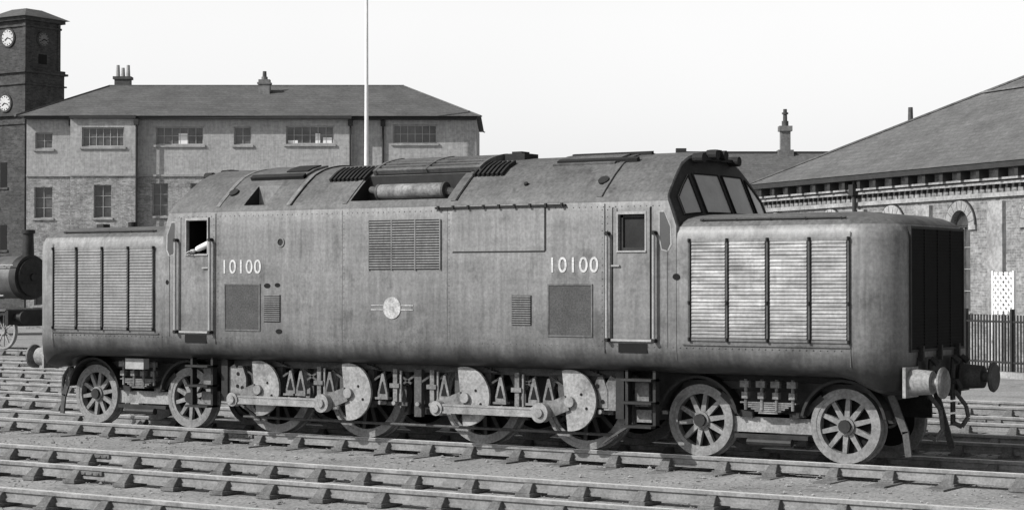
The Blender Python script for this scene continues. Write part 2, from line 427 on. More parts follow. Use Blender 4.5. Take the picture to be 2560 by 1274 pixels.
    def riv(x,z):
        i=len(rv.v); r=.008
        rv.v+=[(x-r,Y,z-r),(x+r,Y,z-r),(x+r,Y,z+r),(x-r,Y,z+r),(x,Y-.007,z)]
        rv.f+=[(i,i+1,i+4),(i+1,i+2,i+4),(i+2,i+3,i+4),(i+3,i,i+4)]
    for x in [i*.09-4.1 for i in range(92)]: riv(x,3.16)
    for x in [i*.09-6.6 for i in range(147)]: riv(x,1.39)
    for x in(-3.33,-3.25,3.26,3.34,-.92,.87):
        for k in range(20): riv(x,1.45+k*.088)
    rv.make("rivets",M_roof,LOCO,fix=False)
    B().cyl((-.08,Y-.012,1.85),(-.08,Y,1.85),.15,n=28).make("plain_roundel",M_crest,LOCO)
    c=B().box(-.44,-.23,Y-.008,Y,1.878,1.892).box(-.44,-.23,Y-.008,Y,1.818,1.832).box(.07,.28,Y-.008,Y,1.878,1.892).box(.07,.28,Y-.008,Y,1.818,1.832)
    c.make("roundel_bars",M_crest,LOCO)
    for nm,x in(("number_rear",-3.19),("number_front",2.44)):
        cu=bpy.data.curves.new(nm,"FONT"); cu.body="10100"; cu.size=.30; cu.extrude=.002; cu.offset=.002; cu.space_character=1.12
        o=bpy.data.objects.new(nm,cu); C.objects.link(o); cu.materials.append(M_num)
        bpy.context.view_layer.update()
        wdt=o.dimensions.x; hgt=o.dimensions.y
        o.scale=(.71/wdt,.20/hgt,1); o.rotation_euler=(math.pi/2,0,0); o.location=(x,Y-.006,2.33); o.parent=LOCO
side_details()
def roof_details():
    def strip(x0,x1,h,name,m,ya=-1.34,yb=1.34,n=24):
        b=B(); rings=[]
        for k in range(n+1):
            y=ya+(yb-ya)*k/n; z=roofz(y); dzdy=(roofz(y+.02)-roofz(y-.02))/.04 if abs(y)<1.33 else (1 if y<0 else -1)
            nn=Vector((0,-dzdy,1)).normalized()
            p=Vector((0,y,z))-nn*.02; q=Vector((0,y,z))+nn*h
            rings.append([(x0,p.y,p.z),(x1,p.y,p.z),(x1,q.y,q.z),(x0,q.y,q.z)])
        b.loft(rings); return b.make(name,m,LOCO)
    for x in(-3.28,-1.95,-.93,.92,3.2): strip(x-.035,x+.035,.012,"roof_strap",M_side if x<-1 else M_roof)
    strip(-1.9,-1.885,.02,"roof_strap_edge",M_dark); strip(.97,.985,.016,"roof_strap_edge",M_dark); strip(3.24,3.25,.012,"roof_strap_edge",M_dark)
    strip(2.15,3.1,.025,"roof_hatch",M_roof,-.78,-.25); strip(2.2,3.42,.05,"roof_hatch_bar",M_dark,-.74,-.67,3)
    strip(2.2,3.42,.045,"roof_hatch_bar",M_dark,-.36,-.30,3)
    strip(-3.05,-2.05,.03,"roof_hatch",M_roof,-.85,-.3); strip(-3.05,-2.05,.055,"roof_hatch_bar",M_dark,-.86,-.80,3); strip(-2.5,-2.1,.05,"roof_hatch_bar",M_dark,-.7,-.4,3)
    for k in range(7):
        y=-.84+k*.1; strip(-.75,1.02,.075,"radiator_bar",M_roof,y,y+.05,2)
    strip(-.75,1.0,.02,"radiator_back",M_dark,-.85,-.2)
    for x in(-.78,.1,1.0): strip(x,x+.05,.085,"radiator_end",M_roof,-.85,-.2,8)
    for a,n in((-1.5,9),(.98,7)):
        for k in range(n): strip(a+k*.075,a+k*.075+.035,.05,"roof_fin",M_dark,-.95,-.62,4)
    B().box(1.1,1.42,-.35,.0,3.85,3.97).box(1.18,1.34,-.3,-.1,3.97,4.0).make("roof_box",M_dark,LOCO)
    B().cyl((-.5,-1.09,3.455),(.62,-1.09,3.455),.105,n=24).make("silencer",M_sil,LOCO,smooth=True)
    b=B()
    for x in(-.52,.6): b.cyl((x,-1.09,3.455),(x+.035,-1.09,3.455),.112,n=24)
    b.cyl((.6,-1.09,3.455),(.78,-1.05,3.40),.06,n=12).cyl((-.5,-1.09,3.455),(-.75,-.95,3.50),.05,n=12).make("silencer_bands_and_pipes",M_gear2,LOCO)
    for x in(-3.17,3.13):
        n=Vector((0,-.65,.76)); c=Vector((x,-1.1,3.505))
        B().cyl(c-n*.03,c+n*.03,.075,n=16).make("roof_port",M_dark,LOCO)
    c=Vector((1.95,-1.12,3.49)); n=Vector((0,-.65,.76)); B().cyl(c-n*.02,c+n*.03,.03,n=10).make("roof_eye",M_dark,LOCO)
    b=B()
    for s in(1,-1):
        x=s*4.17
        b.bar((x,-.5,3.80),(x,.5,3.80),.06,.04)
        for y in(-.5,-.12,.12,.5):
            b.cyl((x-s*.05,y,3.86 if abs(y)<.3 else 3.80),(x+s*.10,y,3.86 if abs(y)<.3 else 3.80),.065,n=12)
        b.box(*sorted((x-s*.04,x+s*.05)),-.09,.09,3.84,3.93)
    b.make("lamp_cluster",M_dark,LOCO)
roof_details()
def windscreen(s):
    def patch(y0,y1,zb,zt,off,name,m,ny=8,nz=5):
        b=B()
        for j in range(nz+1):
            for i in range(ny+1):
                y=y0+(y1-y0)*i/ny; a=zb(y); c=zt(y); z=a+(c-a)*j/nz
                b.v.append((s*(xend(y,z)+off),y,z))
        for j in range(nz):
            for i in range(ny):
                a=j*(ny+1)+i; b.f.append((a,a+1,a+ny+2,a+ny+1))
        b.make(name,m,LOCO,fix=False)
    patch(-1.32,1.32,lambda y:2.99-.14*(abs(y)/1.3)**4,lambda y:min(3.80,roofz(y)-.03),.010,"windscreen_surround",M_frame,26,10)
    for y0,y1 in((-1.17,-.80),(-.68,-.06),(.06,.68),(.80,1.17)):
        zb=lambda y:3.09-.06*(abs(y)/1.3)**4; zt=lambda y:min(3.59,roofz(y)-.17)
        patch(y0,y1,zb,zt,.018,"windscreen_pane",M_glass)
        b=B(); pts=[]
        for y in [y0+(y1-y0)*k/6 for k in range(7)]: pts.append((y,zb(y)))
        for y in [y1+(y0-y1)*k/6 for k in range(7)]: pts.append((y,zt(y)))
        pts=[Vector((s*(xend(y,z)+.022),y,z)) for y,z in pts]
        for p,q in zip(pts,pts[1:]+pts[:1]): b.bar(p,q,.018,.018)
        b.make("pane_beading",M_black,LOCO)
for s in(1,-1): windscreen(s)
def buffers():
    for s in(1,-1):
        for y in(-.863,.863):
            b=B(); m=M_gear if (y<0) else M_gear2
            b.box(*sorted((s*7.18,s*7.22)),y-.2,y+.2,.84,1.2); b.cyl((s*7.2,y,1.02),(s*7.48,y,1.02),.16,.14,n=24); b.cyl((s*7.46,y,1.02),(s*7.60,y,1.02),.06,n=16)
            b.make("buffer_housing",m,LOCO,smooth=True)
            b=B().cyl((s*7.585,y,1.02),(s*7.61,y,1.02),.18,.19,n=28); b.cyl((s*7.61,y,1.02),(s*7.635,y,1.02),.19,.165,n=28)
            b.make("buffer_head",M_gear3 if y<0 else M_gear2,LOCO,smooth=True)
        b=B().box(*sorted((s*7.15,s*7.215)),-.66,.66,.86,1.30)
        b.box(*sorted((s*7.1,s*7.25)),-.15,.15,.92,1.12); b.cyl((s*7.2,0,1.0),(s*7.45,0,1.0),.035,n=8); b.cyl((s*7.45,0,1.02),(s*7.5,0,.92),.03,n=8)
        for k in range(3): b.bar((s*7.40,-.035,.90-k*.15),(s*7.40,-.035,.80-k*.15),.03,.03); b.bar((s*7.40,.035,.90-k*.15),(s*7.40,.035,.80-k*.15),.03,.03); b.bar((s*7.40,-.05,.79-k*.15),(s*7.40,.05,.79-k*.15),.03,.03)
        for y in(-.6,.0,.6): b.box(*sorted((s*7.2,s*7.27)),y-.02,y+.02,1.26,1.44)
        for y in(.35,-.4,.62): b.cyl((s*7.24,y,.8),(s*7.28,y,1.28),.035,n=8); b.cyl((s*7.28,y,1.28),(s*7.36,y,1.22),.04,n=8)
        b.make("drawgear",M_frame,LOCO)
        b=B()
        for y,zz in((-.42,.32),(.45,.42)):
            pts=[Vector((s*7.26,y,.85)),Vector((s*7.4,y,.68)),Vector((s*7.43,y,zz+.12)),Vector((s*7.36,y-.04,zz)),Vector((s*7.28,y-.1,zz+.05))]
            for p,q in zip(pts,pts[1:]): b.cyl(p,q,.028,n=8)
        b.make("brake_hoses",M_gear2,LOCO)
        b=B()
        b.bar((s*6.9,-.72,.85),(s*7.08,-.72,.40),.03,.09); b.bar((s*7.08,-.72,.42),(s*7.12,-.72,.12),.03,.08)
        b.bar((s*6.9,.72,.85),(s*7.12,.72,.12),.03,.08)
        b.make("guard_irons",M_gear2,LOCO)
buffers()
def wheel(cx,r,ns,y=-.76,mrim=M_wheel,name="wheel",sp=M_gear2,th=.13,cz=None):
    cz=r if cz is None else cz
    sgn=-1 if y<0 else 1
    o=y; i=y-sgn*th
    b=B().ring(cx,cz,*sorted((o,i)),r,r-.07,56); b.ring(cx,cz,*sorted((i,i-sgn*.03)),r+.028,r-.05,56)
    b.ring(cx,cz,*sorted((o-sgn*.006,i)),r-.07,r-.12,56); b.make(name+"_tyre",mrim,LOCO,smooth=True)
    b=B(); 
    for k in range(ns):
        t=2*math.pi*k/ns+.2+cx; c,sn=math.cos(t),math.sin(t)
        y1=o-sgn*.03; y2=o-sgn*.09
        w0,w1=.036,.026; ri,ro=.07,r-.11
        px,pz=-sn,c
        ring0=[(cx+c*ri+px*w0*a,yy,cz+sn*ri+pz*w0*a) for a,yy in((-1,y1),(1,y1),(1,y2),(-1,y2))]
        ring1=[(cx+c*ro+px*w1*a,yy,cz+sn*ro+pz*w1*a) for a,yy in((-1,y1),(1,y1),(1,y2),(-1,y2))]
        b.loft([ring0,ring1])
    b.make(name+"_spokes",sp,LOCO)
    B().cyl((cx,o-sgn*.12,cz),(cx,o-sgn*.115,cz),r-.1,n=32).make(name+"_spoke_shade_disc",M_black,LOCO)  # black backing disc added as painted shade in the spoke gaps
    b=B().cyl((cx,o+sgn*.0,cz),(cx,i,cz),.11,n=24); b.cyl((cx,o+sgn*.03,cz),(cx,o,cz),.065,n=20); b.make(name+"_hub",sp,LOCO,smooth=True)
PX=[4.348,6.324]; DX=[.995,2.653]
for s in(-1,1):
    for x in PX:
        for y in(-.76,.76): wheel(s*x,.455,10,y,name="pony_wheel",sp=M_wheel)
    for x in DX:
        for y in(-.76,.76): wheel(s*x,.648,14,y,name="driving_wheel",mrim=M_wheel,sp=M_frame)
def running_gear():
    fr=B(); fr.box(-6.9,6.9,-.62,-.58,.5,1.12); fr.box(-6.9,6.9,.58,.62,.5,1.12)
    fr.box(-3.3,3.3,-.58,.58,.55,1.1); fr.box(-3.2,3.2,-.56,.56,.35,.55)
    for s in(-1,1):
        fr.box(*sorted((s*4.0,s*6.7)),-.5,.5,.75,1.08)
        for x in PX: fr.cyl((s*x,-.8,.455),(s*x,.8,.455),.08,n=12)
        for x in DX: fr.cyl((s*x,-.95,.648),(s*x,.95,.648),.1,n=12)
    fr.make("underframe",M_frame,LOCO)
    lt=B(); dk=B(); st=B(); bl=B(); md=B()
    for s in(-1,1): 
        for x in DX:
            X=s*x
            dk.box(X-.30,X-.2,-.98,-.90,.45,1.1); dk.box(X+.2,X+.3,-.98,-.90,.45,1.1); md.box(X-.19,X+.19,-.97,-.91,.50,.80)
    dk.box(-3.3,3.3,-.95,-.93,.96,1.12)
    rnd=random.Random(11)
    for c,kind in((-3.07,0),(-2.13,1),(-1.94,1),(-1.62,2),(-1.41,1),(-.47,1),(-.27,2),(.10,3),(.36,2),(.58,1),(1.50,1),(1.75,2),(2.03,1),(2.26,1),(3.06,0)):
        if kind==1:
            md.prism([(c-.085,.60),(c+.085,.60),(c+.085,.66),(c+.018,.93),(c-.018,.93),(c-.085,.66)],-1.07,-1.03)
            bl.prism([(c-.05,.655),(c+.05,.655),(c+.004,.82),(c-.004,.82)],-1.078,-1.072)
            md.box(c-.11,c+.11,-1.10,-1.0,.575,.605)
        elif kind==2:
            md.box(c-.035,c+.035,-1.05,-1.0,.55,1.0); md.box(c-.08,c+.08,-1.07,-.98,.74,.80)
            st.cyl((c+.09,-1.03,.55),(c+.09,-1.03,.98),.018,n=8)
        elif kind==0:
            md.prism([(c-.12,.58),(c+.10,.58),(c+.10,.80),(c+.03,.98),(c-.05,.98),(c-.12,.80)],-1.07,-1.03)
            for q,z in((-.05,.86),(.03,.66),(-.06,.68)): bl.cyl((c+q,-1.078,z),(c+q,-1.071,z),.028,n=10)
        else:
            dk.box(c-.06,c+.06,-1.02,-.95,.35,1.0)
        st.cyl((c+rnd.uniform(-.05,.05),-1.1,.53),(c,-1.0,.53),.03,n=10)
        dk.bar((c,-1.0,.95),(c+rnd.choice((-.25,.25)),-1.0,.80),.03,.03)
    dk.box(-3.2,-.1,-.99,-.94,.49,.54); dk.box(.3,3.2,-.99,-.94,.49,.54)
    for c in(-2.65,-1.0,1.0,2.65):
        for k in range(5): dk.box(c-.42+k*.05,c+.42-k*.05,-1.03,-.97,.985+k*.016,.999+k*.016)
    cv=(-.40,-.15)
    for k,X in enumerate((-2.653,-.995,.995,2.653)):
        a=math.atan2(-cv[1],-cv[0])-.25
        pts=[]
        R=.40
        for t in range(25): th=a-1.75+3.5*t/24; pts.append((X-.02+R*math.cos(th),.665+R*math.sin(th)))
        lt.prism(pts,-1.15,-1.11)
        v=Vector((cv[0],0,cv[1])); 
        md.bar(Vector((X,-1.165,.648))+v*.1,Vector((X,-1.165,.648))+v*1.1,.04,.2)
        st.cyl((X,-1.20,.648),(X,-1.1,.648),.07,n=20)
        for q in((.16,.1),(.24,-.08)): bl.cyl((X+q[0],-1.155,.648+q[1]),(X+q[0],-1.148,.648+q[1]),.02,n=8)
    lt.make("balance_weights",M_gear,LOCO); md.make("hanger_brackets",M_gear3,LOCO); dk.make("outside_frames",M_gear2,LOCO); st.make("springs_and_pins",M_steel,LOCO); bl.make("lightening_holes",M_black,LOCO)
    rod=B()
    for a,c in((-2.653,-.995),(.995,2.653)):
        x0,x1=a+cv[0],c+cv[0]; z=.648+cv[1]
        rod.box(x0,x1,-1.265,-1.215,z-.06,z+.06)
        rod.box(x0+.1,x1-.1,-1.275,-1.21,z+.035,z+.062); rod.box(x0+.1,x1-.1,-1.275,-1.21,z-.062,z-.035)
        for x,r in((x0,.10),(x1,.13)): rod.cyl((x,-1.29,z),(x,-1.17,z),r,n=24); rod.cyl((x,-1.32,z),(x,-1.29,z),.06,n=16)
    rod.make("coupling_rods",M_steel,LOCO,smooth=True)
    bk=B()
    for X in(-2.653,-.995,.995,2.653):
        bk.bar((X+.72,-.72,1.0),(X+.70,-.72,.35),.05,.06); bk.ring(X,.648,-.80,-.66,.74,.67,10,-.35,.15)
    bk.cyl((-3.2,-.85,.22),(3.2,-.85,.22),.02,n=8)
    bk.bar((-3.3,-1.0,.5),(-2.75,-1.0,.20),.03,.03); bk.bar((3.0,-.9,.12),(3.5,-1.0,.4),.03,.03)
    bk.make("brake_gear",M_gear2,LOCO)
    stp=B(); sl=B()
    for s in(-1,1):
        for a in(3.52,3.92): stp.box(s*a-.02,s*a+.02,-1.2,-1.1,.36,1.12)
        for z in(.36,.66,.95): stp.box(*sorted((s*3.50,s*3.94)),-1.32,-1.06,z,z+.03)
        sl.box(*sorted((s*3.58,s*3.78)),-1.09,-1.05,.62,.93); sl.box(*sorted((s*3.60,s*3.82)),-1.09,-1.05,.42,.58)
        stp.box(*sorted((s*3.3,s*3.42)),-1.1,-.95,.45,1.1)
        sl.prism([(s*3.1,.55),(s*3.3,.55),(s*3.3,.95),(s*3.2,1.0),(s*3.1,.85)],-1.06,-1.02)
    stp.make("steps",M_frame,LOCO); sl.make("step_plates",M_gear3,LOCO)
    bg=B(); bd=B(); sp=B()
    for s in(-1,1):
        a,c=s*PX[0],s*PX[1]; x0,x1=min(a,c),max(a,c); xm=(x0+x1)/2
        bg.box(x0+.40,x1-.40,-.70,-.66,.33,.52)
        bd.box(x0-.2,x1+.2,-.62,-.58,.34,.56)
        for sg,xx in((1,x0),(-1,x1)):
            pts=[Vector((xx+sg*.30,-.74,.80)),Vector((xx+sg*.42,-.74,.70)),Vector((xx+sg*.52,-.74,.58)),Vector((xm-sg*.25,-.74,.545))]
            for p,q in zip(pts,pts[1:]): bd.bar(p,q,.05,.07)
        bd.box(xm-.5,xm+.5,-.78,-.7,.26,.31); bd.cyl((xm-.3,-.8,.22),(xm+.3,-.8,.22),.05,n=10)
        for k in range(6): sp.box(xm-.38+k*.05,xm+.38-k*.05,-.86,-.76,.70-k*.025,.718-k*.025)
        for q in(-.30,-.08,.12,.34):
            sp.cyl((xm+q,-.86,.62),(xm+q,-.86,1.0),.022,n=8); sp.box(xm+q-.04,xm+q+.04,-.9,-.82,.76,.84)
            sp.box(xm+q-.06,xm+q+.06,-.91,-.85,.90,.98)
        for x in(a,c): bd.ring(x,.455,-.84,-.62,.57,.535,16,.2,math.pi-.2)
        bd.box(x0-.3,x1+.3,-.7,-.5,.86,.96)
    bg.make("bogie_frames",M_gear,LOCO); bd.make("bogie_dark_parts",M_frame,LOCO); sp.make("bogie_springs",M_gear3,LOCO)
    B().box(-5.35,-4.97,-1.12,-1.0,.88,1.04).make("label_plate",M_stonew,LOCO)
running_gear()

# ------------------------------------------------------------------ driver
def driver():
    P=empty("locomotive_driver",(-3.60,-1.02,2.17))
    def skin(name,verts,edges,rad,m,root=0,sub=2):
        me=bpy.data.meshes.new(name); me.from_pydata(verts,edges,[]); o=bpy.data.objects.new(name,me); C.objects.link(o)
        md=o.modifiers.new("s","SKIN"); md.use_smooth_shade=True
        for i,r in enumerate(rad): me.skin_vertices[0].data[i].radius=(r,r) if not isinstance(r,tuple) else r
        me.skin_vertices[0].data[root].use_root=True
        sb=o.modifiers.new("u","SUBSURF"); sb.levels=sub; sb.render_levels=sub
        me.materials.append(m); o.parent=P; return o
    v=[(.02,.2,-.06),(.02,.16,.15),(.02,.12,.36),(.0,.08,.50),(-.01,.06,.58),
       (.13,.0,.60),(.08,-.22,.60),(-.09,-.36,.50),
       (-.18,.12,.48),(-.22,.05,.25),(-.18,-.1,.12),
       (.1,-.02,-.1),(.12,-.08,-.45),(-.08,-.02,-.1),(-.1,-.08,-.45)]
    e=[(0,1),(1,2),(2,3),(3,4),(3,5),(5,6),(6,7),(3,8),(8,9),(9,10),(0,11),(11,12),(0,13),(13,14)]
    r=[.13,.12,.14,.10,.055,.078,.06,.042,.07,.055,.042,.08,.06,.08,.06]
    skin("torso_and_sleeves",v,e,r,M_shirt)
    hv=[(-.01,.06,.58),(-.02,.03,.68),(-.03,.02,.75),(-.03,.02,.83),(-.03,.03,.89),(-.03,-.055,.725),(-.035,-.075,.77)]
    skin("head",hv,[(0,1),(1,2),(2,3),(3,4),(1,5),(2,6)],[.052,.066,.08,.085,.05,.03,.014],M_skin)
    skin("hair",[(-.03,.065,.77),(-.03,.06,.87),(-.03,.0,.915)],[(0,1),(1,2)],[.075,.085,.06],M_hair)
    b=B(); 
    for x in(-.065,.0): b.cyl((x,-.063,.805),(x,-.053,.805),.010,n=8)
    b.make("eyes",M_black,P)
    hp=Vector((-.11,-.38,.485))
    skin("palm",[tuple(hp+Vector((.03,.03,.01))),tuple(hp),tuple(hp+Vector((-.05,-.015,-.01)))],[(0,1),(1,2)],[.028,.034,.034],M_skin)
    for k in range(4):
        q=hp+Vector((-.05,-.035+k*.017,-.008)); ln=(.06,.075,.07,.055)[k]
        skin("finger_%d"%(k+1),[tuple(q),tuple(q+Vector((-ln*.5,-.004,-.006))),tuple(q+Vector((-ln*.85,-.006,-.03)))],[(0,1),(1,2)],[.009,.0085,.007],M_skin)
    skin("thumb",[tuple(hp+Vector((-.0,-.03,0))),tuple(hp+Vector((-.03,-.06,-.005))),tuple(hp+Vector((-.06,-.07,-.02)))],[(0,1),(1,2)],[.012,.010,.008],M_skin)
driver()

# ------------------------------------------------------------------ buildings
def wall(b,gl,x0,x1,z0,z1,ops,y=0,dep=.14):
    xs=sorted({x0,x1}|{o[0] for o in ops}|{o[1] for o in ops}); zs=sorted({z0,z1}|{o[2] for o in ops}|{o[3] for o in ops})
    for a,c in zip(xs,xs[1:]):
        for p,q in zip(zs,zs[1:]):
            mx,mz=(a+c)/2,(p+q)/2
            if any(o[0]<mx<o[1] and o[2]<mz<o[3] for o in ops): continue
            b.quad((a,y,p),(c,y,p),(c,y,q),(a,y,q))
    for a,c,p,q in ops:
        Y=y+dep
        b.quad((a,y,p),(a,y,q),(a,Y,q),(a,Y,p)); b.quad((c,y,p),(c,Y,p),(c,Y,q),(c,y,q)); b.quad((a,y,q),(c,y,q),(c,Y,q),(a,Y,q)); b.quad((a,y,p),(a,Y,p),(c,Y,p),(c,y,p))
        gl.quad((a,Y,p),(c,Y,p),(c,Y,q),(a,Y,q))
def frames(fr,a,c,p,q,y,nx,nz,t=.05,dep=.14):
    Y0,Y1=y+dep-.05,y+dep-.004
    fr.box(a,a+t,Y0,Y1,p,q); fr.box(c-t,c,Y0,Y1,p,q); fr.box(a+t,c-t,Y0,Y1,p,p+t); fr.box(a+t,c-t,Y0,Y1,q-t,q)
    for k in range(1,nx): x=a+(c-a)*k/nx; fr.box(x-.014,x+.014,Y0+.01,Y1,p+t,q-t)
    for k in range(1,nz): z=p+(q-p)*k/nz; fr.box(a+t,c-t,Y0+.014,Y1,z-.012,z+.012)
def office():
    P=empty("office_building",(-59.75,47.05,0),math.radians(33.3))
    X=lambda u:(u-70)/48.67
    Z=lambda v:2.2+(704-v)/48.67
    L_=23.1; D=10; ev=10.55; st=7.65
    up=B(); lw=B(); gl=B(); fr=B(); tr=B(); gt=B(); bl=B()
    secs=[(0,2.35,0),(2.35,5.7,-.45),(5.7,16.7,0),(16.7,L_,.35)]
    upper=[(92,135,372,332),(213,318,368,320),(393,512,362,317),(588,632,362,317),(718,838,360,315),(985,1095,357,310)]
    mid=[(90,135,545,468),(243,287,545,463),(385,424,540,458),(480,522,540,458),(610,650,540,458),(730,775,540,458),(1000,1045,540,458)]
    for a,c,y in secs:
        uo=[(X(p),X(q),Z(r),Z(s)) for p,q,r,s in upper if a<X((p+q)/2)<c]
        mo=[(X(p),X(q),Z(r),Z(s)) for p,q,r,s in mid if a<X((p+q)/2)<c]
        lo=[(m_[0],m_[1],1.0,2.9) for m_ in mo]
        wall(up,gl,a,c,st,ev,uo,y,.2); wall(lw,gl,a,c,-.3,st,mo+lo,y,.2)
        for o in uo:
            frames(fr,*o,y,6 if o[1]-o[0]>1.5 else 2,2,t=.06,dep=.2); tr.box(o[0]-.1,o[1]+.1,y-.08,y+.02,o[2]-.12,o[2])
        for o in mo+lo:
            frames(fr,*o,y,2,3,dep=.2,t=.04); tr.box(o[0]-.08,o[1]+.08,y-.08,y+.02,o[2]-.1,o[2])
        if a==5.7:
            o=uo[0]; bl.box(o[0]+1.15,o[0]+1.6,y+.17,y+.196,o[2]+.06,o[2]+.6)
            o=uo[2]; bl.box(o[0]+1.5,o[0]+1.75,y+.17,y+.196,o[2]+.06,o[2]+.55); bl.box(o[0]+1.9,o[0]+2.35,y+.17,y+.196,o[2]+.06,o[2]+.35); bl.box(o[0]+.1,o[0]+.6,y+.17,y+.196,o[2]+.06,o[2]+.2)
        tr.box(a,c,y-.07,y+.02,st-.05,st+.06)
        gt.box(a-.02,c+.02,y-.42 if y>-.1 else y-.2,y+.1,ev-.02,ev+.14)
    for x,y0,y1 in((2.35,-.45,0),(5.7,-.45,0),(16.7,0,.35)):
        up.quad((x,y0,st),(x,y1,st),(x,y1,ev),(x,y0,ev)); lw.quad((x,y0,-.3),(x,y1,-.3),(x,y1,st),(x,y0,st))
    for x in(0,L_):
        y0=0 if x==0 else .35
        up.quad((x,y0,st),(x,D,st),(x,D,ev),(x,y0,ev)); lw.quad((x,y0,-.3),(x,D,-.3),(x,D,st),(x,y0,st))
    lw.quad((0,D,-.3),(L_,D,-.3),(L_,D,ev),(0,D,ev))
    for x,y in((X(183),-.08),(X(350),-.55),(X(880),-.1),(X(960),.27)):
        gt.cyl((x,y,-.2),(x,y,ev),.055,n=8); gt.box(x-.12,x+.12,y-.1,y+.1,ev-.35,ev-.05)
    up.make("upper_walls",M_stucco,P,fix=False); lw.make("lower_walls",M_brick,P,fix=False); gl.make("window_glass",M_wglass,P,fix=False)
    fr.make("window_frames",M_wframe,P); tr.make("sills_and_string_course",M_stonew,P); gt.make("gutters_and_downpipes",M_gutter,P); bl.make("blinds",M_white,P)
    o=.45; zr=12.75; e=ev+.13; h=D/2
    r=B(); a=(-o,-.55,e); b_=(L_+.25,-.35,e); c=(L_+.25,D+o,e); d=(-o,D+o,e); r1=(3.2,h,zr); r2=(L_-4.0,h,zr)
    r.quad(a,b_,r2,r1); r.quad(b_,c,r2); r.quad(c,d,r1,r2); r.quad(d,a,r1); r.quad(a,d,c,b_); r.make("roof",M_slate,P)
    rd=B(); rd.bar(r1,r2,.2,.1)
    for p,q in((a,r1),(b_,r2),(c,r2),(d,r1)): rd.bar(p,q,.16,.06)
    rd.make("ridge_tiles",M_slate2,P)
    ch=B(); pt=B(); dk=B()
    x=3.45; y=7.5; dk.box(x-.42,x+.42,y-.3,y+.3,11,13.35); dk.box(x-.5,x+.5,y-.36,y+.36,13.35,13.5)
    for k in(-.28,0,.28): pt.cyl((x+k,y,13.5),(x+k,y,14.0 if k==0 else 14.15),.12,.09,n=10)
    x=11.75; y=3.7; ch.box(x-.3,x+.3,y-.25,y+.25,11,12.95); ch.box(x-.36,x+.36,y-.3,y+.3,12.7,12.8); dk.cyl((x,y,12.95),(x,y,13.4),.12,.1,n=10); ch.cyl((x,y,12.95),(x,y,13.1),.17,n=10)
    ch.make("chimney_stack",M_chim,P); dk.make("sooty_stack",M_gear2,P); pt.make("chimney_pots",M_stonew,P)
office()
def tower():
    P=empty("clock_tower",(-90.2,75.0,0))
    w=3.3
    b=B(); t=B(); k=B(); gl=B()
    def blk(B_,g,z0,z1): B_.box(-w-g,g,-g,w+g,z0,z1)
    blk(b,.0,17.6,21.3); blk(b,.25,13.9,17.0); blk(b,.5,-.3,13.9)
    for g,z0,z1 in((.25,17.0,17.25),(.45,17.25,17.4),(.3,17.4,17.6),(.12,20.6,20.75),(.3,21.05,21.3),(.45,13.9,14.1),(.75,14.1,14.3),(.62,13.5,13.65),(.38,16.4,16.5)): blk(t,g+.004,z0,z1)
    for x,y in((0,0),(-w,0),(0,w),(-w,w)): t.box(x-.22,x+.06,y-.06,y+.22,17.6,21.0) if x==0 and y==0 else t.box(x-.06 if x<0 else x-.22,x+.22 if x<0 else x+.06,y-.06 if y==0 else y-.22,y+.22 if y==0 else y+.06,17.6,21.0)
    e=.55; z=21.3; r=B(); a=(-w-e,-e,z);b_=(e,-e,z);c=(e,w+e,z);dd=(-w-e,w+e,z); p=.9; hh=.75
    q=[(-w+p,p,z+hh),(-p,p,z+hh),(-p,w-p,z+hh),(-w+p,w-p,z+hh)]
    r.quad(a,b_,q[1],q[0]); r.quad(b_,c,q[2],q[1]); r.quad(c,dd,q[3],q[2]); r.quad(dd,a,q[0],q[3]); r.quad(*q); r.quad(a,dd,c,b_)
    r.make("roof",M_slate,P)
    def dial(face,zz,rr,D_):
        if face=='f': c0=(-w/2-.08,-.0,zz); n=Vector((0,-1,0))
        else: c0=(0,w/2,zz); n=Vector((1,0,0))
        c0=Vector(c0)+n*(.0 if zz>17.6 else .25)
        t.cyl(c0,c0+n*.10,rr+.12,n=32); D_.cyl(c0+n*.10,c0+n*.13,rr,n=32)
        up=Vector((0,0,1)); s=n.cross(up)
        for h in range(12):
            a_=h*math.pi/6; u=up*math.cos(a_)+s*math.sin(a_); k.bar(c0+n*.14+u*rr*.78,c0+n*.14+u*rr*.92,.05,.05)
        for a_,l in((2.2,.55),(4.4,.7)): u=up*math.cos(a_)+s*math.sin(a_); k.bar(c0+n*.15,c0+n*.15+u*rr*l,.05,.05)
    d=B(); dr=B(); dial('f',19.85,.58,d); dial('f',15.1,.55,d); dial('r',19.8,.46,dr)
    gl.box(-.02,.02+.005,w/2-.4,w/2+.4,18.0,18.7)
    for z0 in(4.5,9.0): gl.box(-w/2-.35,-w/2+.35,-.52,-.49,z0,z0+1.8); t.box(-w/2-.5,-w/2+.5,-.6,-.48,z0-.15,z0)
    for z0 in range(2,13,1): t.box(-w-.52,.52,-.515,w+.52,z0+.4,z0+.47)
    b.make("brick_shaft",M_brickd,P); t.make("cornices_and_trim",M_brickd,P); d.make("clock_dials",M_clock,P); dr.make("side_dial",M_chim,P); k.make("clock_hands_and_marks",M_black,P); gl.make("openings",M_black,P)
tower()
